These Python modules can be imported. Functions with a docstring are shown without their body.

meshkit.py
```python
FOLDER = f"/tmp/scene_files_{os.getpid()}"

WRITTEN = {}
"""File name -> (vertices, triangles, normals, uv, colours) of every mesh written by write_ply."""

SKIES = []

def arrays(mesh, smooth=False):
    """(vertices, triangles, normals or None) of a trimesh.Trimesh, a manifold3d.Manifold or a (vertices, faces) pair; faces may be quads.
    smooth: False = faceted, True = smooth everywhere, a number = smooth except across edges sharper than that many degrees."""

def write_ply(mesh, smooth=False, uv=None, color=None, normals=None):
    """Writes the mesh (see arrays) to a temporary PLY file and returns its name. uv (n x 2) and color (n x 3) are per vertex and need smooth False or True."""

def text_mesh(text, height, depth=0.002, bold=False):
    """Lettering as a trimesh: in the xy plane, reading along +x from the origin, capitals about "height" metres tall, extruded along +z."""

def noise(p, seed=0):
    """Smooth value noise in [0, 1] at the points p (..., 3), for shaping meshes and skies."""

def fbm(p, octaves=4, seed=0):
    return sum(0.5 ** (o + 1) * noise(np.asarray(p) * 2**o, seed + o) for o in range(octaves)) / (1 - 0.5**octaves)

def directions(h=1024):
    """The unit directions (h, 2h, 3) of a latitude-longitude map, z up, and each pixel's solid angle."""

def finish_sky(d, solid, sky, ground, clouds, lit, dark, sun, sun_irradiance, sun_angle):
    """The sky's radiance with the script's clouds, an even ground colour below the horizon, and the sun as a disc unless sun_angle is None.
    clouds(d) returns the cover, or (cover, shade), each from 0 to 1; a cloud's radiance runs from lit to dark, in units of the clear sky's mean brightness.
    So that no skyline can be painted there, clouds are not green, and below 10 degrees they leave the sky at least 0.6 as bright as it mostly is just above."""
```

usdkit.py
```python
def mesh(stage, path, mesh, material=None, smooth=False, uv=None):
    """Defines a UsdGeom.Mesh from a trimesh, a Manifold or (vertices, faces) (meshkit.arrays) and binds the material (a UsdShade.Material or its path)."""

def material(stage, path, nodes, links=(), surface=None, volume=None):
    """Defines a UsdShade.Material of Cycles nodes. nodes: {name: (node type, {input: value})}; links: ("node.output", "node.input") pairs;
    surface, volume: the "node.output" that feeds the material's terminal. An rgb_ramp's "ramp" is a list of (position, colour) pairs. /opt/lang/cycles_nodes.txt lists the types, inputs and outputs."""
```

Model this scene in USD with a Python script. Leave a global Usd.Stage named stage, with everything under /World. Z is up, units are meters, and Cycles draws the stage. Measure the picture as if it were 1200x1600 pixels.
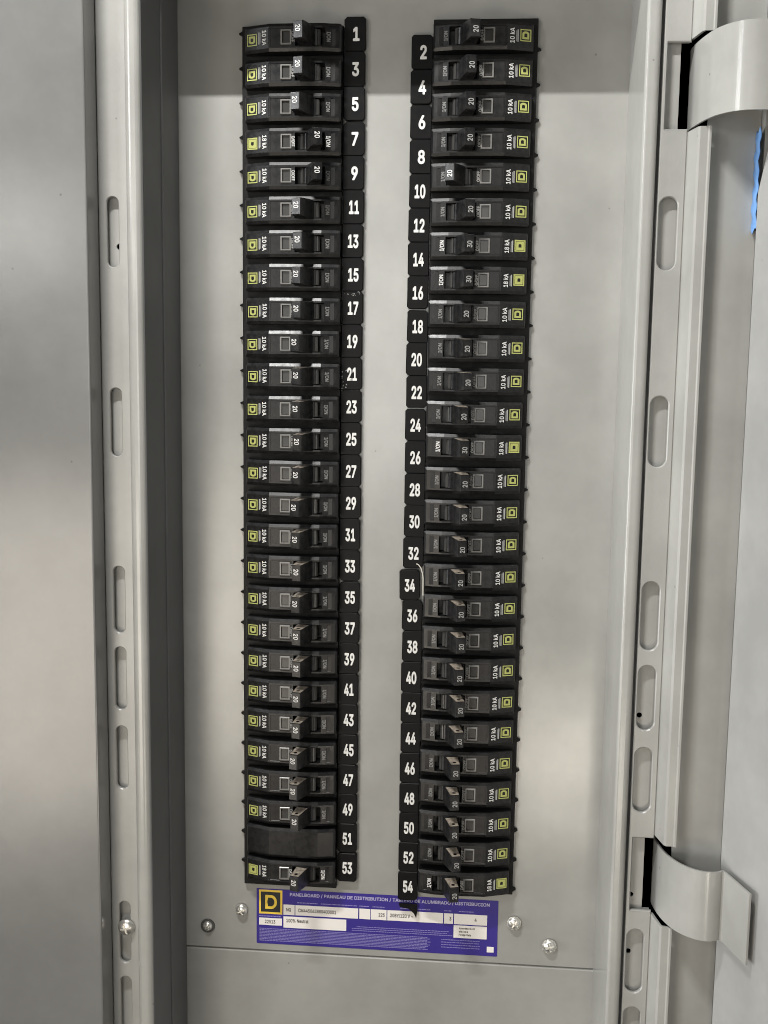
import math, random, glob
import numpy as np, trimesh, manifold3d as m3, usdkit, meshkit
from shapely import affinity
from shapely.geometry import Polygon, Point, box as sbox, LineString
from shapely.ops import unary_union
from pxr import Usd, UsdGeom, UsdLux, UsdShade, Gf, Sdf, Vt

random.seed(7)
stage = Usd.Stage.CreateInMemory()
UsdGeom.SetStageUpAxis(stage, 'Z'); UsdGeom.SetStageMetersPerUnit(stage, 1.0)
UsdGeom.Xform.Define(stage, '/World')
MM = 0.001

# ------------------------------------------------------------------ camera
CAM = (0.18419201, -0.85719866, -0.25472499)
RIGHT = (0.99631454, 0.08468769, 0.01361398)
DOWN = (0.02416078, -0.12479002, -0.99188896)
FWD = (-0.0823019, 0.98856231, -0.12637623)
cam = UsdGeom.Camera.Define(stage, '/World/camera')
M = Gf.Matrix4d(1.0)
M.SetRow(0, Gf.Vec4d(*RIGHT, 0)); M.SetRow(1, Gf.Vec4d(*[-a for a in DOWN], 0))
M.SetRow(2, Gf.Vec4d(*[-a for a in FWD], 0)); M.SetRow(3, Gf.Vec4d(*CAM, 1))
cam.AddTransformOp().Set(M)
cam.CreateHorizontalApertureAttr(24.0); cam.CreateVerticalApertureAttr(32.0); cam.CreateFocalLengthAttr(24.0 * 1700 / 1200)
cam.CreateClippingRangeAttr(Gf.Vec2f(0.01, 50)); cam.CreateExposureAttr(-0.04)

# ------------------------------------------------------------------ ceiling tube, and unseen lights added for fill and sheen
def lamp(name, pos, target, w, h, radiance, color):
    """An oblong lamp of w by h metres; 'radiance' is its brightness."""
    l = UsdLux.RectLight.Define(stage, '/World/' + name)
    z = Gf.Vec3d(*pos) - Gf.Vec3d(*target); z.Normalize()
    x = Gf.Cross(Gf.Vec3d(0, 0, 1), z); x.Normalize(); y = Gf.Cross(z, x)
    m = Gf.Matrix4d(1.0)
    for i, v in enumerate((x, y, z)): m.SetRow(i, Gf.Vec4d(v[0], v[1], v[2], 0))
    m.SetRow(3, Gf.Vec4d(*pos, 1)); l.AddTransformOp().Set(m)
    l.CreateWidthAttr(w); l.CreateHeightAttr(h); l.CreateIntensityAttr(radiance); l.CreateColorAttr(Gf.Vec3f(*color))
    return l
lamp('ceiling_tube_lamp', (-0.16, -0.62, 0.64), (-0.16, 0, -0.05), 0.24, 0.012, 1760.0, (1.0, 0.99, 0.965))
lamp('side_fill_light', (-2.2, -0.70, -0.60), (0.3, -0.05, -0.5), 0.6, 1.0, 23.0, (0.98, 1.0, 1.0))  # added to brighten the right wall, door and straps
lamp('small_glint_light', (-0.83, -1.10, 0.22), (0.05, 0, -0.1), 0.22, 0.32, 20.0, (0.98, 0.99, 1.0))  # unseen source at upper left, mirrored in the handle tips
lamp('small_glint_light_001', (-0.42, -1.10, -0.05), (-0.13, -0.1, -0.15), 0.20, 0.12, 10.0, (1.0, 0.97, 0.9))  # added for the sheen band on the left panel
lamp('warm_bounce_light', (-0.38, -1.15, -0.74), (-0.05, 0, -0.55), 0.38, 0.54, 6.6, (1.0, 0.90, 0.77))  # added, stands for bright floor mirrored in the left paint
lamp('warm_bounce_light_001', (0.365, -1.15, -0.97), (0.27, 0, -0.57), 0.17, 0.20, 14.5, (1.0, 0.90, 0.77))  # added, the same floor bounce mirrored at the right
lamp('warm_bounce_light_002', (-1.15, -1.15, -1.15), (0.0, 0, -0.55), 0.50, 0.36, 3.6, (1.0, 0.92, 0.82))  # added to lighten the lower left emblem slopes and handle fronts
lamp('behind_camera_fill', (-0.02, -2.2, -0.18), (0.1, 0, -0.18), 0.46, 0.90, 5.0, (1.0, 0.985, 0.94))  # added behind the camera to brighten the middle of the cover plate

# ------------------------------------------------------------------ materials
def mat(name, nodes, links, surface='p.BSDF'):
    return usdkit.material(stage, '/World/Looks/' + name, nodes, links, surface=surface)
def plain(name, col, rough, metallic=0.0, spec=0.5, coat=0.0):
    return mat(name, {'p': ('principled_bsdf', {'base_color': col, 'roughness': rough, 'metallic': metallic, 'specular_ior_level': spec, 'coat_weight': coat})}, [])
def paint(name, col, rough, dirt=0.03, bump=0.04):
    d = tuple(c * (1 - dirt * 6) for c in col)
    return mat(name, {
        'g': ('texture_coordinate', {}),
        'n1': ('noise_texture', {'scale': 9.0, 'detail': 6.0, 'roughness': 0.65}),
        'r1': ('rgb_ramp', {'ramp': [(0.35, d), (0.62, col)]}),
        'n2': ('noise_texture', {'scale': 700.0, 'detail': 2.0}),
        'n3': ('noise_texture', {'scale': 30.0, 'detail': 5.0}),
        'r3': ('rgb_ramp', {'ramp': [(0.3, (rough * 0.95,) * 3), (0.7, (rough * 1.06,) * 3)]}),
        'v': ('voronoi_texture', {'scale': 34.0}), 'rv': ('rgb_ramp', {'ramp': [(0.0, (1, 1, 1)), (0.022, (1, 1, 1)), (0.034, (0, 0, 0))]}),
        'm': ('mix', {'mix_type': 'mix', 'color2': tuple(c * 0.55 for c in col)}),
        'b': ('bump', {'strength': bump, 'distance': 0.0006}),
        'p': ('principled_bsdf', {'specular_ior_level': 0.5, 'ior': 1.62})},
        [('g.object', 'n1.vector'), ('g.object', 'n2.vector'), ('g.object', 'n3.vector'), ('n1.fac', 'r1.fac'), ('g.object', 'v.vector'), ('v.distance', 'rv.fac'), ('rv.color', 'm.fac'), ('r1.color', 'm.color1'), ('m.color', 'p.base_color'),
         ('n3.fac', 'r3.fac'), ('r3.color', 'p.roughness'), ('n2.fac', 'b.height'), ('b.normal', 'p.normal')])
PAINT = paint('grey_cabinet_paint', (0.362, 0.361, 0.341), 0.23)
PAINT2 = paint('darkened_cabinet_paint', (0.170, 0.170, 0.164), 0.23)  # cabinet grey, darkened to offset excess tube light on the left panel
SHADE_TONED = paint('shade_toned_steel', (0.12, 0.122, 0.126), 0.6)  # steel darkened, the shade of recess wall and groove put into its colour
DOORP = paint('pale_door_paint', (0.36, 0.36, 0.35), 0.3)
RAILP = paint('grey_rail_paint', (0.361, 0.36, 0.342), 0.32, bump=0.08)
def plastic(name, col, worn, rough, spec=0.5):
    return mat(name, {
        'g': ('texture_coordinate', {}), 'o': ('object_info', {}),
        'n1': ('noise_texture', {'scale': 160.0, 'detail': 8.0, 'roughness': 0.75}),
        'r1': ('rgb_ramp', {'ramp': [(0.45, col), (0.75, worn)]}),
        'n2': ('noise_texture', {'scale': 2500.0, 'detail': 2.0}),
        'r2': ('rgb_ramp', {'ramp': [(0.25, (rough * 0.75,) * 3), (0.8, (rough * 1.35,) * 3)]}),
        'b': ('bump', {'strength': 0.12, 'distance': 0.0002}),
        'p': ('principled_bsdf', {'specular_ior_level': spec})},
        [('g.object', 'n1.vector'), ('g.object', 'n2.vector'), ('n1.fac', 'r1.fac'), ('r1.color', 'p.base_color'), ('n1.fac', 'r2.fac'), ('r2.color', 'p.roughness'),
         ('n2.fac', 'b.height'), ('b.normal', 'p.normal')])
BLACK = plastic('black_breaker_plastic', (0.006, 0.006, 0.0065), (0.018, 0.017, 0.016), 0.34, 0.42)
HANDLE = plastic('black_handle_plastic', (0.010, 0.010, 0.011), (0.030, 0.029, 0.027), 0.27, 0.6)
STRIP = plastic('black_strip_plastic', (0.004, 0.004, 0.004), (0.008, 0.008, 0.008), 0.5, 0.25)
LIT_FLANK = mat('lit_handle_flank', {'g': ('texture_coordinate', {}), 'n': ('noise_texture', {'scale': 300.0, 'detail': 5.0}), 'r': ('rgb_ramp', {'ramp': [(0.3, (0.14, 0.12, 0.10)), (0.7, (0.48, 0.41, 0.33))]}), 'p': ('principled_bsdf', {'roughness': 0.4})}, [('g.object', 'n.vector'), ('n.fac', 'r.fac'), ('r.color', 'p.base_color')])  # light on the upward handle flanks, put into a pale tan colour
TILE = plastic('black_tile_plastic', (0.004, 0.004, 0.0045), (0.009, 0.008, 0.007), 0.42, 0.16)
LENS = plain('smoky_window_plastic', (0.21, 0.205, 0.195), 0.25)
PANE = plain('dark_window_plastic', (0.05, 0.049, 0.047), 0.2)
DARK = plain('dark_recess', (0.006, 0.006, 0.006), 0.7)
WHITE = plain('white_print', (0.72, 0.72, 0.70), 0.5)
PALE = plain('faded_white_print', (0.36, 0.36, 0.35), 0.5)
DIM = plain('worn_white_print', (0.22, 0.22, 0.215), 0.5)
YELLOW = plain('yellow_green_print', (0.43, 0.45, 0.14), 0.42)
ZINC = mat('bright_zinc', {'g': ('texture_coordinate', {}), 'n': ('noise_texture', {'scale': 250.0, 'detail': 3.0}),
    'r': ('rgb_ramp', {'ramp': [(0.3, (0.26,) * 3), (0.7, (0.36,) * 3)]}), 'p': ('principled_bsdf', {'base_color': (0.80, 0.79, 0.75), 'metallic': 0.85})},
    [('g.object', 'n.vector'), ('n.fac', 'r.fac'), ('r.color', 'p.roughness')])
DULLZ = plain('dull_zinc', (0.10, 0.10, 0.095), 0.45, 0.6)
PURPLE = plain('purple_blue_label', (0.038, 0.025, 0.245), 0.36)
LILAC = plain('lilac_print', (0.30, 0.27, 0.55), 0.45)
LILAC2 = plain('pale_lilac_print', (0.52, 0.49, 0.70), 0.45)
LWHITE = plain('white_label_cell', (0.86, 0.83, 0.79), 0.45)
INK = plain('black_ink', (0.015, 0.015, 0.015), 0.5)
AMBER = plain('amber_yellow_print', (0.86, 0.60, 0.07), 0.42)
BLUE = plain('light_blue_film', (0.16, 0.36, 0.74), 0.4)
TORN = plain('torn_white_paper', (0.70, 0.68, 0.60), 0.7)

# ------------------------------------------------------------------ helpers (millimetres; x right, y away, z up; the dead front is y = 0)
_names = {}
def numbered(parent, name):
    k = _names.get((parent, name), 0); _names[(parent, name)] = k + 1
    return name if k == 0 else '%s_%03d' % (name, k)
def tag(prim, label=None, cat=None, group=None, kind=None):
    for k, v in (('label', label), ('category', cat), ('group', group), ('kind', kind)):
        if v: prim.SetCustomDataByKey(k, v)
    return prim
def thing(name, label, cat, loc=(0, 0, 0), roty=0.0, group=None):
    x = UsdGeom.Xform.Define(stage, '/World/' + numbered('/World', name))
    x.AddTranslateOp().Set(Gf.Vec3d(*[a * MM for a in loc]))
    if roty: x.AddRotateYOp().Set(roty)
    return tag(x.GetPrim(), label, cat, group)
def to_tri(m):
    if isinstance(m, m3.Manifold):
        q = m.to_mesh(); return trimesh.Trimesh(q.vert_properties[:, :3], q.tri_verts, process=False)
    return m
def obj(name, mesh, material, parent='/World', smooth=False):
    parent = parent if isinstance(parent, str) else str(parent.GetPath())
    if isinstance(mesh, (list, tuple)) and not isinstance(mesh[0], np.ndarray): mesh = trimesh.util.concatenate([to_tri(m) for m in mesh])
    mesh = to_tri(mesh).copy(); mesh.apply_scale(MM)
    return usdkit.mesh(stage, parent + '/' + numbered(parent, name), mesh, material, smooth=smooth).GetPrim()
def bx(x0, x1, y0, y1, z0, z1):
    return m3.Manifold.cube([x1 - x0, y1 - y0, z1 - z0]).translate([x0, y0, z0])
def hull(pts): return m3.Manifold.hull_points(np.asarray(pts, float))
def rbx(x0, x1, y0, y1, z0, z1, c):
    """A box with chamfered edges."""
    p = []
    for a, b, d in ((c, c, 0), (c, 0, c), (0, c, c)):
        for x in (x0 + a, x1 - a):
            for y in (y0 + b, y1 - b):
                for z in (z0 + d, z1 - d): p.append((x, y, z))
    return hull(p)
def prism_xy(pts, z0, z1):
    """Outline in (x, y), extruded along z."""
    cs = m3.CrossSection([np.asarray(pts, float)], m3.FillRule.NonZero)
    return m3.Manifold.extrude(cs, z1 - z0).translate([0, 0, z0])
def slab(poly, y_front, thick):
    """A shapely polygon in (x, z), its front at y_front, 'thick' deep."""
    geoms = getattr(poly, 'geoms', [poly])
    out = []
    for g in geoms:
        t = trimesh.creation.extrude_polygon(g, thick, engine='earcut')
        v = t.vertices.copy(); t.vertices = np.stack([v[:, 0], y_front + thick - v[:, 2], v[:, 1]], 1)   # (x,y,h) -> (x,-h,y): a proper rotation
        out.append(t)
    return trimesh.util.concatenate(out)
def sheet(path, th):
    """Offsets an open (x, y) path into a closed outline of constant thickness."""
    return list(LineString(path).buffer(th / 2, cap_style='flat', join_style='round', quad_segs=4).exterior.coords)[:-1]
_text = {}
def heavy(t, grow):
    """The same flat lettering with fatter strokes."""
    top = t.vertices[:, 2] > t.bounds[:, 2].mean(); f = t.faces[top[t.faces].all(1)]
    p = unary_union([Polygon(t.vertices[q][:, :2]) for q in f]).buffer(0.02).buffer(grow - 0.02, join_style='mitre').simplify(0.03)
    d = t.bounds[1, 2] - t.bounds[0, 2]
    return trimesh.util.concatenate([trimesh.creation.extrude_polygon(g, d, engine='earcut') for g in getattr(p, 'geoms', [p])])
def text(s, height, cond=0.72, bold=True, depth=0.12):
    """Lettering in mm, centred on the origin in the xy plane, reading along +x, depth along +z."""
    k = (s, height, cond, bold, depth)
    if k not in _text:
        t = meshkit.text_mesh(s, height, depth, bold); t.apply_scale([cond, 1, 1]); b = t.bounds
        t.apply_translation([-(b[0, 0] + b[1, 0]) / 2, -(b[0, 1] + b[1, 1]) / 2, 0])
        if height > 8: t = heavy(t, 0.24)
        _text[k] = t
    return _text[k].copy()
def place(t, o, ex, ey):
    """Puts a flat mesh (reading +x, up +y, depth +z) at o with reading direction ex and up direction ey."""
    ex, ey = np.asarray(ex, float), np.asarray(ey, float); ez = np.cross(ex, ey)
    m = np.eye(4); m[:3, 0], m[:3, 1], m[:3, 2], m[:3, 3] = ex, ey, ez, o
    t = t.copy(); t.apply_transform(m); return t
def stext(s, x, y, z, height, cond=0.72, bold=True, depth=0.10, rot=0.0):
    """Lettering on a face that looks towards the viewer (-y)."""
    c, q = math.cos(rot), math.sin(rot)
    return place(text(s, height, cond, bold, depth), (x, y, z), (c, 0, q), (-q, 0, c))
def arc(cx, cy, r, a0, a1, n=7):
    return [(cx + r * math.cos(math.radians(a)), cy + r * math.sin(math.radians(a))) for a in np.linspace(a0, a1, n)]
def slot(xc, z0, z1, w):
    return LineString([(xc, z0 + w / 2), (xc, z1 - w / 2)]).buffer(w / 2, quad_segs=8)

# ------------------------------------------------------------------ the cabinet: walls of the recess, lips, slotted rails
ZT, ZB = 330.0, -1130.0
LIPZ = 59.0
cab = thing('electrical_cabinet', 'grey painted steel cabinet with slotted rails around the recessed breaker panel', 'cabinet')
TH = 1.6
# wall of the recess and rolled lip, each side one bent sheet
lw = [(-52.9, 3.0), (-54.0, -84.0)] + arc(-58.0, -86.8, 4.0, 0, -90)[::1] + arc(-60.0, -86.8, 4.0, -90, -180) + [(-64.0, -77.0)]
obj('side_wall', prism_xy(sheet(lw, TH), ZB, ZT), PAINT, cab, smooth=35)
rw = [(292.5, 3.0), (292.6, -79.4)] + arc(294.2, -79.6, 1.6, 180, 270, 5) + arc(297.6, -77.6, 3.6, 270, 350, 7) + [(301.6, -58.0)]
obj('side_wall', prism_xy(sheet(rw, TH), ZB, ZT), PAINT, cab, smooth=35)
# inner sheets over the left wall, its shade put into their dark colour
obj('gutter_sheet', rbx(-52.6, -51.0, -44.0, 1.0, ZB, ZT, 0.5), SHADE_TONED, cab)
obj('gutter_sheet', prism_xy([(-54.2, -43.0), (-52.2, -43.0), (-52.9, -87.6), (-53.6, -88.2), (-55.0, -87.0)], ZB, ZT), SHADE_TONED, cab)
SL = [(-132.3, -181.6), (-268, -317.8), (-400, -450.5), (-461.5, -510.0), (-523, -572.5), (-663.5, -714), (-725.5, -775), (-787, -836)]
def holes(poly, pts, r=1.9):
    for x, z in pts: poly = poly.difference(Point(x, z).buffer(r, quad_segs=5))
    return poly
def soft_plate(poly, y, th, e=0.5):
    """A plate whose front edges are eased."""
    front = poly.buffer(-e, join_style='mitre')
    return [slab(poly, y + e, th - e), slab(front, y, e)]
lr = sbox(-89.0, ZB, -62.6, ZT)
for a, b in SL: lr = lr.difference(slot(-78.4, b, a, 8.6))
def eased(poly, y, th, e=0.6):
    """Plate with bevelled rims: outline walls run from the full outline at depth e to the inset outline at the front."""
    out = [slab(poly, y + e, th - e)]
    inner = poly.buffer(-e, join_style='round', quad_segs=4)
    def ring(c0, n=None):
        return np.asarray(c0.coords)[:-1]
    rings = [(poly.exterior, inner.exterior)] + [(h, min(inner.interiors, key=lambda q: q.centroid.distance(h.centroid))) for h in poly.interiors]
    for a, b in rings:
        A = ring(a)
        Bp = np.array([b.interpolate(b.project(Point(p))).coords[0] for p in A])
        n = len(A); v = np.vstack([np.c_[A[:, 0], np.full(n, y + e), A[:, 1]], np.c_[Bp[:, 0], np.full(n, y), Bp[:, 1]]])
        i = np.arange(n); j = (i + 1) % n
        f = np.vstack([np.c_[i, j, n + j], np.c_[i, n + j, n + i]])
        t = trimesh.Trimesh(v, f, process=False)
        out.append(t)
    out.append(slab(inner, y, 0.05))
    return out
obj('mounting_rail', eased(lr, -78.0, 2.6), RAILP, cab)
bl = holes(sbox(-90.0, ZB, -62.0, ZT), [(-75.6, -166.5), (-77, -690.0)], 2.2)
obj('rail_backing', slab(bl, -72.0, 1.5), RAILP, cab)
HS = [(-31.0, -87.5), (-592.0, -648.5)]
rr = sbox(304.4, ZB, 322.5, ZT)
for a, b in SL: rr = rr.difference(slot(312.0, b, a, 12.4))
for a, b in HS: rr = rr.difference(sbox(307.0, b, 330, a))
obj('mounting_rail', eased(rr, -78.0, 2.6, 0.7), RAILP, cab)
br = holes(sbox(304.6, ZB, 322.0, ZT), [(308.5, -500.5), (308.0, -639), (308.0, -684)], 2.0)
for a, b in HS: br = br.difference(sbox(316.6, b - 1, 330, a + 1))
obj('groove_backing', bx(301.8, 305.6, -69.0, -67.5, ZB, ZT), SHADE_TONED, cab)  # dark strip, the shade of the groove is in its colour
obj('rail_backing', slab(br, -72.0, 1.5), RAILP, cab)
# ridge beside the right rail, interrupted where the hinge straps come out
prof = [(321.6, -74.5), (322.6, -77.5), (326.2, -94.2), (327.6, -96.0), (332.6, -96.0), (333.3, -97.4), (334.6, -97.4), (334.9, -95.6), (333.2, -94.4), (328.6, -94.2), (327.6, -92.8), (324.0, -74.5)]
for z0, z1 in ((-29.0, ZT), (-589.5, -89.5), (ZB, -651.0)):
    obj('edge_ridge', prism_xy(prof, z0, z1), PAINT, cab)
obj('gutter_wall', bx(333.9, 369.0, -86.0, -84.4, ZB, ZT), PAINT, cab)
obj('outer_wall', bx(369.2, 370.8, -97.0, -58.0, ZB, ZT), PAINT, cab)
obj('outer_flange', bx(370.8, 420.0, -97.0, -95.4, ZB, ZT), PAINT, cab)
# lip across the top (its lower edge throws the shadow on the breakers' plate), and the bottom
obj('top_wall', bx(-51.8, 291.6, -91.0, -1.0, LIPZ, LIPZ + 1.6), PAINT, cab)
obj('top_flange', bx(-63.5, 304.4, -93.6, -92.0, LIPZ - 0.4, ZT), PAINT, cab)
obj('bottom_wall', bx(-50.8, 291.6, -91.0, -1.0, -1101.6, -1100), PAINT, cab)
obj('bottom_flange', bx(-63.5, 304.4, -93.6, -92.0, ZB, -1099), PAINT, cab)

# ------------------------------------------------------------------ dead front and lower cover
df = thing('dead_front_cover', 'flat grey steel cover plate around the two columns of black breakers', 'cover plate')
obj('plate', rbx(-52.2, 292.6, 0.0, 1.6, -741.0, LIPZ - 0.2, 0.5), PAINT, df)
lc = thing('lower_cover', 'grey steel cover plate below the seam under the purple label', 'cover plate')
lp = [(0.6, -744.6), (0.6, -1099.5), (2.2, -1099.5), (2.2, -744.4)] 
prof = [(3.6, -742.4), (1.8, -742.1), (0.9, -742.6), (0.4, -743.6), (0.5, -1099.5), (3.6, -1099.5)]
cs = m3.CrossSection([np.asarray([(b, -a) for a, b in prof])], m3.FillRule.NonZero)
v = to_tri(m3.Manifold.extrude(cs, 344.0)); q = v.vertices.copy()
v.vertices = np.stack([q[:, 2] - 51.5, -q[:, 1], q[:, 0]], 1)
if v.volume < 0: v.invert()
obj('plate', v, PAINT, lc)
obj('joint_backing', bx(-51.0, 292.0, 2.6, 3.4, -742.3, -736.0), PAINT, df)

# ------------------------------------------------------------------ left trim panel and right door
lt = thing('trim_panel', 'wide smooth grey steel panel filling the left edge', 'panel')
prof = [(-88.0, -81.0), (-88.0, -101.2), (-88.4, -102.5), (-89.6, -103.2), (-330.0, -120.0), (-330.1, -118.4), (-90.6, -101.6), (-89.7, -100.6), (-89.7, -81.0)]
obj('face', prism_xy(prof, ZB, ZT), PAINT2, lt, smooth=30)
dr = thing('cabinet_door', 'bright grey open steel door along the right edge behind the bent straps', 'door')
dx, dy = 0.33, -1.0
n_ = math.hypot(dx, dy)
def door_pt(s, off=0.0):
    x, y = 366.0 + s * dx / n_, -100.0 + s * dy / n_
    return (x + off * 1.0 / n_, y + off * 0.33 / n_)
edge = [(0.0, ZB), (0.0, -133.0), (13.0, -96.0), (13.0, 20), (3.0, 60), (3.0, ZT), (420.0, ZT), (420.0, ZB)]
vv, ff = [], []
for off in (0.0, 1.8):
    for s, z in edge:
        p = door_pt(s, off); vv.append((p[0], p[1], z))
tri = trimesh.creation.triangulate_polygon(Polygon(edge), engine='earcut')
f0 = tri[1]; pv = tri[0]
idx = [int(np.argmin([(a - s) ** 2 + (b - z) ** 2 for s, z in edge])) for a, b in pv]
f0 = np.array([[idx[i] for i in t] for t in f0]); n = len(edge)
i = np.arange(n); j = (i + 1) % n
faces = np.vstack([f0, f0[:, ::-1] + n, np.c_[i, n + j, j], np.c_[i, n + i, n + j]])
t = trimesh.Trimesh(np.array(vv), faces, process=False); t.fix_normals()
obj('face', t, DOORP, dr)
# hinge straps
def strap(path, z0, z1, label):
    s = thing('hinge_strap', label, 'hinge', group=None)
    curve, tabp = path
    def ribbon(pts, th=1.5):
        o = LineString(pts).buffer(th / 2, cap_style='flat', join_style='round', quad_segs=3)
        return prism_xy(list(o.exterior.coords)[:-1], z0, z1)
    obj('curl', ribbon(curve), PAINT, s, smooth=40)
    obj('tab', ribbon(tabp), PAINT, s)
def spline(pts, n=70):
    from scipy.interpolate import splprep, splev
    tck, _ = splprep(np.array(pts, float).T, s=0, k=3)
    return list(zip(*splev(np.linspace(0, 1, n), tck)))
cb = spline([(325.4, -62), (326.4, -74), (329.6, -89.5), (336.5, -104.5), (345.5, -113.2), (353.5, -116.2), (364.0, -113.0)])
strap((cb, [(364.0, -112.2), (366.2, -116.0), (375.4, -146.5)]), -649.0, -598.0, 'curved grey hinge strap with flat tab at lower right, resting on the door')
ct = spline([(325.4, -62), (326.0, -76), (329.0, -95), (336.0, -115.5), (346.0, -125.3), (354.0, -127.5), (366.0, -126.0)])
strap((ct, [(366.0, -125.2), (369.0, -129.0), (380.0, -160.0)]), -86.5, -32.0, 'curved grey hinge strap at the top right corner, above the blue sliver')
# blue film glimpsed behind the door edge
pts = []
zs = np.linspace(-92, -157, 22)
for k, z in enumerate(zs):
    for y in np.linspace(-99, -84, 8):
        w = 0.9 * math.sin(k * 1.7 + y * 0.2) + 0.6 * math.sin(k * 0.7)
        pts.append((365.8 + 0.5 * w, y, z + 1.5 * math.sin(y * 0.5)))
P = np.array(pts).reshape(22, 8, 3); F = []
for a in range(21):
    for b in range(7):
        q = [a * 8 + b, a * 8 + b + 1, (a + 1) * 8 + b + 1, (a + 1) * 8 + b]; F += [[q[0], q[1], q[2]], [q[0], q[2], q[3]]]
bf = thing('plastic_film', 'light blue plastic film glimpsed between the gutter and the door edge', 'plastic film')
vb = P.reshape(-1, 3); nb = len(vb); F = np.array(F)
obj('crumpled_sheet', trimesh.Trimesh(np.vstack([vb, vb + [0.3, 0, 0]]), np.vstack([F, F[:, ::-1] + nb]), process=False), BLUE, bf, smooth=True)

ONES = 'zero one two three four five six seven eight nine ten eleven twelve thirteen fourteen fifteen sixteen seventeen eighteen nineteen'.split()
TENS = ['', '', 'twenty', 'thirty', 'forty', 'fifty']
def words(n):
    return ONES[n] if n < 20 else TENS[n // 10] + ('-' + ONES[n % 10] if n % 10 else '')

# ------------------------------------------------------------------ black strips that carry the breakers
PITCH, DZ = 25.4, -6.77
XR = 223.3
def carrier(x0, x1, ztop, zbot, nib_x, sgn, nz, label):
    t = thing('breaker_strip', label, 'breaker strip')
    obj('base', rbx(x0, x1, -4.0, -0.05, zbot, ztop, 0.4), STRIP, t)
    for k in range(27):
        z = nz - PITCH * k
        p = [(nib_x, -3.6, z + 1.5), (nib_x, -3.6, z - 1.7), (nib_x, -0.05, z + 1.5), (nib_x, -0.05, z - 1.7),
             (nib_x + sgn * 2.7, -2.6, z + 0.4), (nib_x + sgn * 2.7, -2.6, z - 0.5), (nib_x + sgn * 2.7, -0.05, z + 0.4), (nib_x + sgn * 2.7, -0.05, z - 0.5),
             (nib_x + sgn * 1.2, -3.4, z + 0.9), (nib_x + sgn * 1.2, -3.4, z - 1.1)]
        obj('nib', hull(p), STRIP, t)
    return t
carrier(0.0, 77.6, DZ + 11.6, DZ - 26 * PITCH - 13.5, 0.1, -1, 0.0, 'long black strip with pointed nibs under the odd numbered breakers')
carrier(145.6, XR, DZ + 15.0, DZ - 26 * PITCH - 11.0, XR - 0.1, 1, -13.5, 'long black strip with pointed nibs under the even numbered breakers')

# ------------------------------------------------------------------ circuit breakers
L = 74.0
PROF = [(0, 0), (0, 9.0), (0.8, 10.4), (19.8, 17.0), (41.0, 17.6), (60.0, 17.2), (72.6, 14.6), (74.0, 13.4), (74.0, 0)]
def prof_h(u):
    return np.interp(u, [0.8, 19.8, 41.0, 60.0, 72.6], [10.4, 17.0, 17.6, 17.2, 14.6])
def body_hull(w, c=1.15, cz=2.3):
    p = []
    for u, h in PROF:
        p += [(u, -h, w / 2 - (cz if u not in (0, L) else 0.6)), (u, -h, -w / 2 + (cz if u not in (0, L) else 0.6))]
        ui = min(max(u, c * 0.6), L - c * 0.6); hi = max(h - c, 0)
        p += [(ui, -hi, w / 2), (ui, -hi, -w / 2)]
    return hull(p)
SLOPE = math.atan2(6.6, 19.0)
US, HS_ = (math.cos(SLOPE), -math.sin(SLOPE), 0.0), None     # along the slope, inwards
def on_body(u, lift=0.03):
    return (u, -(prof_h(u) + lift), 0.0)
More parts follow.
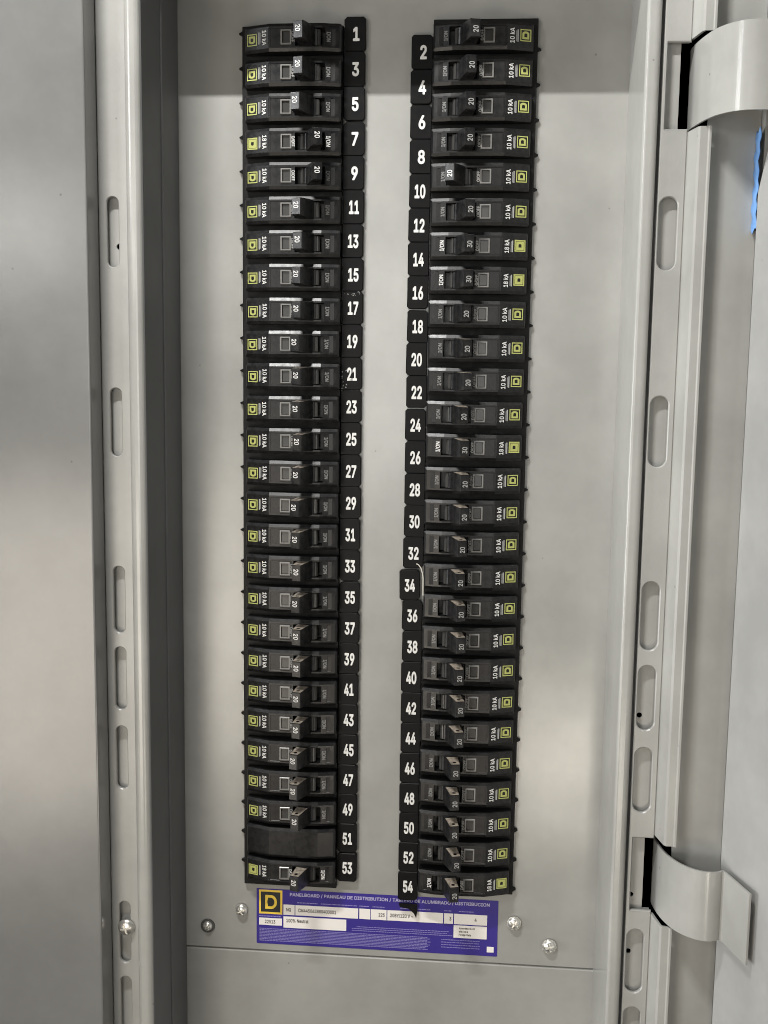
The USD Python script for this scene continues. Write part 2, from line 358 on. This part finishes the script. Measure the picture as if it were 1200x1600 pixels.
def face_dirs(u):
    if u < 19.8: a = SLOPE
    elif u < 60: a = 0.0
    else: a = -math.atan2(2.6, 12.6)
    return (0, 0, -1.0), (math.cos(a), -math.sin(a), 0.0)
def write(s, u, height, cond=0.8, z=0.0, bold=True):
    ex, ey = face_dirs(u); o = on_body(u); return place(text(s, height, cond, bold, 0.06), (o[0], o[1], z), ex, ey)
def flat(poly, u, z=0.0):
    """A flat printed shape; polygon x reads along -z, y inwards."""
    ex, ey = face_dirs(u); o = on_body(u)
    m = trimesh.util.concatenate([trimesh.creation.extrude_polygon(g, 0.06, engine='earcut') for g in getattr(poly, 'geoms', [poly])])
    return place(m, (o[0], o[1], z), ex, ey)
def sq(a, b=None): b = b or a; return sbox(-a / 2, -b / 2, a / 2, b / 2)
D_out = unary_union([sbox(-2.7, -2.7, 1.6, 2.7), affinity.scale(Point(1.0, 0).buffer(2.7, quad_segs=8), 0.65, 1)])
D_in = unary_union([sbox(-1.3, -1.2, 0.6, 1.2), affinity.scale(Point(0.5, 0).buffer(1.2, quad_segs=6), 0.75, 1)])
RING = sq(8.5).difference(sq(7.1))
LOGO = unary_union([RING, D_out.difference(D_in)])
FILLED = sq(8.6).difference(unary_union([sq(6.9).difference(sq(6.2)), D_in]))
PIV = (51.0, 8.6)
def handle_parts(amps, up):
    lev = hull([(u, -h, z) for h, wu, wz in ((3.0, 5.6, 6.4), (9.5, 5.2, 7.2), (27.4, 3.7, 6.3), (28.2, 3.3, 5.8)) for u in (-wu, wu) for z in (-wz, wz)])
    hole = m3.Manifold.cylinder(40, 1.25, 1.25, 14, True).translate([0.0, -23.4, 0])
    dish = m3.Manifold.cylinder(2.0, 2.0, 1.25, 14).translate([0.0, -23.4, -6.8])
    sec = [(0, 0)] + [(8.7 * math.sin(a), -8.7 * math.cos(a)) for a in np.radians(np.linspace(-70, 66, 15))]
    drum = m3.Manifold.extrude(m3.CrossSection([np.array(sec)], m3.FillRule.Positive if Polygon(sec).exterior.is_ccw else m3.FillRule.Negative), 11.6).translate([0, 0, -5.8])
    ribs = m3.Manifold()
    for a in (-66, 58):
        r = rbx(-1.3, 1.3, -9.5, -6.5, -5.8, 5.8, 0.3).rotate([0, 0, a]); ribs = ribs + r
    h = (lev - hole) + drum
    tx = place(text(amps, 3.7, 0.78, True, 0.08), (-0.1, -28.18, 0.9), (0, 0, -1.0), (1.0, 0, 0))
    lit_side = []
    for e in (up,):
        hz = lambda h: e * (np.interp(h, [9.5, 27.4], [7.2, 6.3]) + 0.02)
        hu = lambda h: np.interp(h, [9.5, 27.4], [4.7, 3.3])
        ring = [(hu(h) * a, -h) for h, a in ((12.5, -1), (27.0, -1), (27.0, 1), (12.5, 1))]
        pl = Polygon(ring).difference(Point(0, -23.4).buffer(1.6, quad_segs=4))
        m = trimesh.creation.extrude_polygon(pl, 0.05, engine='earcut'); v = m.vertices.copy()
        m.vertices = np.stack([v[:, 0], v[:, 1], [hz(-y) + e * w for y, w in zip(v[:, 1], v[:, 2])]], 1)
        lit_side.append(m)
    return h, tx, trimesh.util.concatenate(lit_side), ribs
def posed(m, lean):
    t = to_tri(m).copy(); a = math.radians(lean)
    R = trimesh.transformations.rotation_matrix(a, (0, 0, 1)); R[:3, 3] = (PIV[0], -PIV[1], 0)
    t.apply_transform(R); return t
def make_breaker(name, rating, amps, lean, boldmark, loc, roty, up):
    t = thing(name, 'x', 'circuit breaker', loc, roty)
    b = body_hull(20.0)
    cut = rbx(39.4, 62.2, -30, -6.0, -6.5, 6.5, 0.3)
    win = rbx(29.4, 36.2, -30, -14.6, -4.6, 4.6, 0.2)
    b = b - cut - win
    # shallow label fields
    b = b - rbx(20.8, 38.4, -30, -prof_h(28) + 0.45, -6.6, 6.4, 0.2) 
    b = b - rbx(66.4, 72.0, -30, -15.2, -6.4, 6.4, 0.2)
    groove = rbx(19.3, 20.2, -30, -16.55, -6.6, 6.4, 0.1)
    b = b - groove
    b = b + rbx(29.9, 35.8, -16.4, -8.0, -4.2, 4.2, 0.2) * rbx(0, 99, -99, 0, -4.0, 4.0, 0.1) if False else b
    obj('body', b, BLACK, t)
    fr = rbx(28.6, 37.0, -18.0, -14.0, -5.4, 5.4, 0.35) - bx(29.8, 35.8, -30, -10, -4.4, 4.4)
    w = obj('trip_window', fr, LENS, t)
    obj('pane', rbx(29.9, 35.7, -16.6, -14.2, -4.3, 4.3, 0.3), PANE, w)
    h, tx, lit_side, ribs = handle_parts(amps, up)
    hp = obj('handle', posed(h, lean), HANDLE, t)
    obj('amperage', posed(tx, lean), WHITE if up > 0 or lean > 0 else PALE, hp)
    obj('rib', posed(ribs, lean), PANE, hp)  # paler grey than the handle, the ribs' highlight put into the colour
    obj('worn_flank', posed(lit_side, lean), LIT_FLANK, hp)
    obj('emblem', flat(FILLED if boldmark else LOGO, 6.0, -0.6), YELLOW, t)
    obj('fine_print', [flat(sbox(-4.3, -0.45, 4.3, 0.45), 11.7), flat(sbox(-4.0, -0.2, 3.6, 0.2), 12.7)], PALE, t)
    obj('rating', write(rating, 15.9, 3.4, 0.84 if not boldmark else 0.78, bold=True), WHITE, t)
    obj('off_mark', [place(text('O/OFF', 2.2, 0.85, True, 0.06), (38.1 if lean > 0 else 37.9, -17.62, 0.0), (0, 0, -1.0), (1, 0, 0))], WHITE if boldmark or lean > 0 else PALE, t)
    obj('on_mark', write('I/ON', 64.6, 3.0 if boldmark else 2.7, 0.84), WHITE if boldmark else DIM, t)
    return t
def breaker_loc(k, odd):
    if odd: return (3.5, 0.0, DZ - PITCH * k + float(np.interp(k, [0, 6, 14, 26], [0.0, 1.5, 3.6, 4.3])))
    return (XR - 3.5, 0.0, DZ - PITCH * k + 2.0 * k / 26)
OUT, IN = -15.0, 17.0
first = {}
G = {'a': 'circuit breakers tipped to their yellow emblem', 'b': 'circuit breakers tipped away from their yellow emblem', 'c': 'circuit breakers with filled yellow emblem'}
for k in range(27):
    for odd in (True, False):
        num = 2 * k + (1 if odd else 2)
        if num == 51: continue
        if num in (9, 10): key, spec = 'inward', ('10 kA', '20', IN, False)
        elif num == 7: key, spec = 'bold_inward', ('18 kA', '20', IN, True)
        elif num in (14, 16, 26): key, spec = 'thirty', ('18 kA', '30', OUT, True)
        elif num in (53, 54): key, spec = 'bold', ('18 kA', '20', OUT, True)
        else: key, spec = 'common', ('10 kA', '20', OUT, False)
        loc = breaker_loc(k, odd); roty = 0.0 if odd else 180.0
        jit = random.uniform(-0.35, 0.35)
        loc = (loc[0] + random.uniform(-0.25, 0.25), loc[1] + random.uniform(-0.3, 0.0), loc[2] + random.uniform(-0.3, 0.3))
        key = (key, odd)
        if key[0] == 'common':
            v = random.randrange(3); key += (v,); spec = spec[:2] + (OUT + (v - 1) * 2.2,) + spec[3:]
        way = 'away from' if spec[2] > 0 else 'towards'
        em = 'filled yellow' if spec[3] else 'yellow outline'
        lab = 'black circuit breaker beside %s (%d), handle marked %s tipped %s its %s emblem' % (words(num), num, spec[1], way, em)
        grp = G['b'] if spec[2] > 0 else G['c'] if spec[3] else G['a']
        if key not in first:
            t = make_breaker('circuit_breaker', *spec, loc, roty + jit, 1 if odd else -1); first[key] = t
        else:
            t = thing('circuit_breaker', lab, 'circuit breaker', loc, roty + jit)
            t.GetReferences().AddInternalReference(first[key].GetPath()); t.SetInstanceable(True)
        tag(t, lab, 'circuit breaker', grp)
# blank filler plate
t = thing('blank_filler', 'plain black filler plate without handle beside tile fifty-one (51)', 'filler plate', (3.5, 0, DZ - 25 * PITCH + 4.3), 0.0)
obj('plate', body_hull(25.0), BLACK, t)

# ------------------------------------------------------------------ number tiles
def tile_poly(inner_left, top_round, bot_round):
    w, h = 16.2, 25.3
    p = sbox(-w / 2, -h / 2, w / 2, h / 2)
    sx = w / 2 if inner_left else -w / 2       # the outer side, away from the breakers
    s = 1 if sx > 0 else -1
    c = 1.9
    p = p.difference(Polygon([(sx + s * 0.01, h / 2 + .01), (sx - s * c, h / 2 + .01), (sx + s * .01, h / 2 - c)]))
    p = p.difference(Polygon([(sx + s * .01, -h / 2 - .01), (sx - s * c, -h / 2 - .01), (sx + s * .01, -h / 2 + c)]))
    for flag, e in ((top_round, 1), (bot_round, -1)):
        if flag:
            c2 = 2.4
            corner = Polygon([(-sx - s * .01, e * (h / 2 + .01)), (-sx + s * c2, e * (h / 2 + .01)), (-sx - s * .01, e * (h / 2 - c2))])
            p = p.difference(corner)
            p = p.difference(sbox(-w, h / 2 - 0.35, w, h) if e > 0 else sbox(-w, -h, w, -h / 2 + 0.35))
    return p.buffer(-0.35).buffer(0.35, quad_segs=4)
GAP_AFTER = {4, 5, 16, 33, 32, 34, 51, 22}
for k in range(27):
    for odd in (True, False):
        num = 2 * k + (1 if odd else 2)
        x = 86.2 if odd else XR - 86.2
        z = (-1.4 if odd else -14.9) - PITCH * k
        rot = random.uniform(-0.5, 0.5)
        dxx, dzz = random.uniform(-0.25, 0.25), random.uniform(-0.12, 0.12)
        if num == 34: dxx, dzz, rot = -2.6, -0.6, -1.0
        t = thing('number_tile', 'black plastic circuit tile printed with white number %s (%d)' % (words(num), num), 'number tile', (x + dxx, random.uniform(-0.3, 0.0), z + dzz), rot, 'circuit number tiles')
        pl = tile_poly(odd, num <= 2 or num - 2 in GAP_AFTER, num >= 53 or num in GAP_AFTER)
        obj('plate', eased(pl, -4.6, 3.4, 0.45), TILE, t)
        nm = stext(str(num), 0, -4.62, -0.3, 9.2, 0.72, True, 0.08)
        if num > 9:
            wd = nm.bounds[1, 0] - nm.bounds[0, 0]; nm.apply_scale([8.2 / wd if num % 10 != 1 else 7.8 / wd, 1, 1])
        nm.apply_translation([(0.5 if odd else 0.2) if num > 9 else 0.9, 0, 0])
        obj('numeral', nm, WHITE, t)
# torn scraps of the number strip
t = thing('torn_strip', 'torn pointed black scrap hanging below the number 54 tile', 'plastic scrap')
obj('scrap', slab(Polygon([(129.8, -691.0), (145.0, -691.0), (145.4, -697.0), (144.6, -703.0), (142.6, -699.0), (138.0, -695.0), (131.0, -694.0)]), -4.2, 1.2), TILE, t)
t = thing('paper_sliver', 'torn whitish sliver curling beside the number 34 tile', 'paper scrap')
pth = [(139.6, -404.4), (141.4, -405.2), (143.4, -408.0), (144.6, -412.0), (145.2, -416.0), (145.3, -430.0)]
o = LineString(pth).buffer(0.35, cap_style='flat', join_style='round', quad_segs=3)
obj('sliver', slab(o, -5.6, 0.5), TORN, t)
t = thing('paint_flecks', 'scattered whitish scuff flecks on the number 21 tile edge', 'flecks')
tag(t, kind='stuff')
fl = []
rnd = random.Random(3)
for _ in range(16):
    x, z = 78.4 + rnd.random() ** 2 * 7, -1.4 - 10 * PITCH + rnd.uniform(-12, 3)
    fl.append(slab(affinity.rotate(sbox(x, z, x + rnd.uniform(.3, .8), z + rnd.uniform(.3, 1.3)), rnd.uniform(0, 180)), -5.02, 0.12))
for _ in range(12):
    x, z = 79.0 + rnd.random() * 13, -1.4 - 8 * PITCH + rnd.uniform(9, 12)
    fl.append(slab(affinity.rotate(sbox(x, z, x + rnd.uniform(.3, 1.2), z + rnd.uniform(.2, .5)), rnd.uniform(0, 180)), -5.02, 0.12))
obj('fleck', fl, PALE, t)

# ------------------------------------------------------------------ rating label
SX0, SX1, SZ0, SZ1 = 9.6, 212.2, -686.0, -735.0
sx = lambda s: SX0 + s * (SX1 - SX0)
sz = lambda q: SZ0 + q * (SZ1 - SZ0)
t = thing('rating_label', 'purple panelboard rating label with yellow emblem and white cells below the breakers', 'label')
obj('backing', slab(sbox(SX0, SZ1, SX1, SZ0).buffer(-0.6).buffer(0.6), -0.25, 0.2), PURPLE, t)
def cell(s0, s1, q0, q1): return slab(sbox(sx(s0), sz(q1), sx(s1), sz(q0)), -0.32, 0.06)
e = obj('emblem', slab(sbox(sx(.010), sz(.455), sx(.108), sz(.02)), -0.34, 0.08), AMBER, t)
cx, cz = sx(.059), sz(.2375)
Dl = unary_union([sbox(cx - 4.6, cz - 6.2, cx + 0.6, cz + 6.2), affinity.scale(Point(cx + .3, cz).buffer(6.2, quad_segs=12), .82, 1)])
Di = unary_union([sbox(cx - 2.2, cz - 3.8, cx + 0.3, cz + 3.8), affinity.scale(Point(cx + .2, cz).buffer(3.8, quad_segs=10), .8, 1)])
obj('field', slab(sbox(cx - 8.2, cz - 8.9, cx + 8.2, cz + 8.9), -0.39, 0.05), INK, e)
obj('letter', slab(Dl.difference(Di), -0.44, 0.05), AMBER, e)
def lt_(s, sl, q, h, cond=0.7, bold=True):
    m = stext(s, 0, -0.40, sz(q), h, cond, bold, 0.05); m.apply_translation([sx(sl) - m.bounds[0, 0], 0, 0]); return m
def fit(s, s0, s1, q, h, bold=True):
    m = stext(s, 0, 0, 0, h, 1.0, bold, 0.05); w = m.bounds[1, 0] - m.bounds[0, 0]
    m.apply_scale([(sx(s1) - sx(s0)) / w, 1, 1]); m.apply_translation([sx(s0) - m.bounds[0, 0], -0.34, sz(q)]); return m
obj('title', fit('PANELBOARD / PANNEAU DE DISTRIBUTION / TABLERO DE ALUMBRADO / DISTRIBUCION', .14, .965, .085, 2.7), LILAC2, t)
for (s0, s1, q0, q1, w) in [(.113, .160, .27, .455, 'NQ'), (.163, .425, .27, .455, 'CM445062880400001'), (.430, .475, .27, .455, None), (.478, .543, .27, .455, '225'),
                            (.546, .776, .27, .455, '208Y/120 V ~'), (.780, .817, .27, .455, '3'), (.821, .956, .27, .455, '4'), (.113, .376, .485, .69, '100% Neutral'), (.010, .107, .53, .66, '22513')]:
    c = obj('cell', cell(s0, s1, q0, q1), LWHITE, t)
    if w:
        pos = {'225': .51, '3': .802, '4': .905, '22513': .035}.get(w, s0 + .012)
        obj('lettering', lt_(w, pos, (q0 + q1) / 2 + (.0 if w != '100% Neutral' else -.03), 2.9, 0.72), INK, c)
c = obj('cell', cell(.820, .956, .475, .70), LWHITE, t)
obj('lettering', [lt_('Assembled in US', .842, .525, 1.5, .8), lt_('with US &', .842, .585, 1.5, .8), lt_('Foreign Parts', .842, .645, 1.5, .8)], INK, c)
obj('cell', cell(.958, .986, .83, .93), LWHITE, t)
fp = []
rnd = random.Random(5)
def dashes(s0, s1, q, h, gap=.5):
    x = sx(s0)
    while x < sx(s1) - 1:
        w = rnd.uniform(0.5, 2.4); w = min(w, sx(s1) - x)
        fp.append(slab(sbox(x, sz(q) - h / 2, x + w, sz(q) + h / 2), -0.30, 0.04)); x += w + rnd.uniform(.25, gap)
for s0, s1 in ((.17, .26), (.27, .42), (.43, .475), (.485, .54), (.60, .73), (.78, .81), (.84, .90)): dashes(s0, s1, .225, 0.7)
dashes(.0105, .105, .497, .8)
for r in range(9): dashes(.012, .74 - .04 * rnd.random(), .725 + r * .027, .55)
for r in range(3): dashes(.40 if r else .42, .80 if r < 2 else .93, .60 + r * .035, .5)
for r in range(4): dashes(.77, .93, .745 + r * .045, .5)
obj('fine_print', fp, LILAC, t)
tag(stage.GetPrimAtPath(str(t.GetPath()) + '/fine_print'), kind='stuff')

# ------------------------------------------------------------------ screws
def screw(x, y, z, r, spin, label, washer=None, recess=False):
    t = thing('screw', label, 'screw', (x, y, z), 0.0, None)
    prof = [(0, 0), (r, 0), (r, 0.8), (r * .96, 1.3), (r * .80, 2.5), (r * .55, 3.3), (r * .28, 3.65), (0, 3.75)]
    head = trimesh.creation.revolve(np.array(prof), sections=28)
    hm = m3.Manifold(m3.Mesh(head.vertices.astype(np.float32), head.faces.astype(np.uint32)))
    if hm.volume() < 0: raise ValueError
    a = m3.Manifold.cube([r * 1.35, 1.3, 3.0], True).translate([0, 0, 3.6]); b = m3.Manifold.cube([1.3, r * 1.35, 3.0], True).translate([0, 0, 3.6])
    slotc = m3.Manifold.cube([r * 2.4, 0.9, 1.6], True).translate([0, 0, 3.9])
    pit = m3.Manifold.cylinder(3.0, 0.4, 1.7, 10).translate([0, 0, 1.6])
    hm = (hm - a - b - pit - slotc).rotate([0, 0, spin]).rotate([90, 0, 0])
    obj('head', hm, ZINC, t, smooth=30)
    wr, wm = washer or (r * 1.1, ZINC)
    w = m3.Manifold.cylinder(0.7, wr, wr * .97, 28).rotate([90, 0, 0])
    obj('washer', w.translate([0, 0.0, 0]), wm, t, smooth=30)
    obj('shank', m3.Manifold.cylinder(9, 1.9, 1.9, 12).rotate([-90, 0, 0]).translate([0, 0.02, 0]), ZINC, t, smooth=30)
screw(-3.1, -1.4, -705.3, 5.2, 25, 'silver round head screw just left of the purple label', (5.0, ZINC))
screw(-32.4, -0.2, -721.9, 4.2, 50, 'silver screw in a dark ring, nearest the shaded wall below the breakers', (6.2, DULLZ))
screw(225.4, -1.4, -704.0, 5.4, -35, 'silver round head screw just right of the purple label')
screw(254.9, -1.4, -722.5, 5.6, 20, 'silver screw farther right of the purple label, near the seam')
screw(-76.8, -79.0, -684.0, 6.6, 15, 'large silver screw fixed through a slot of the rail', (6.2, ZINC))
screw(-2.4, -1.4, 34.5, 5.2, 10, 'silver screw at the very top edge above the odd column')
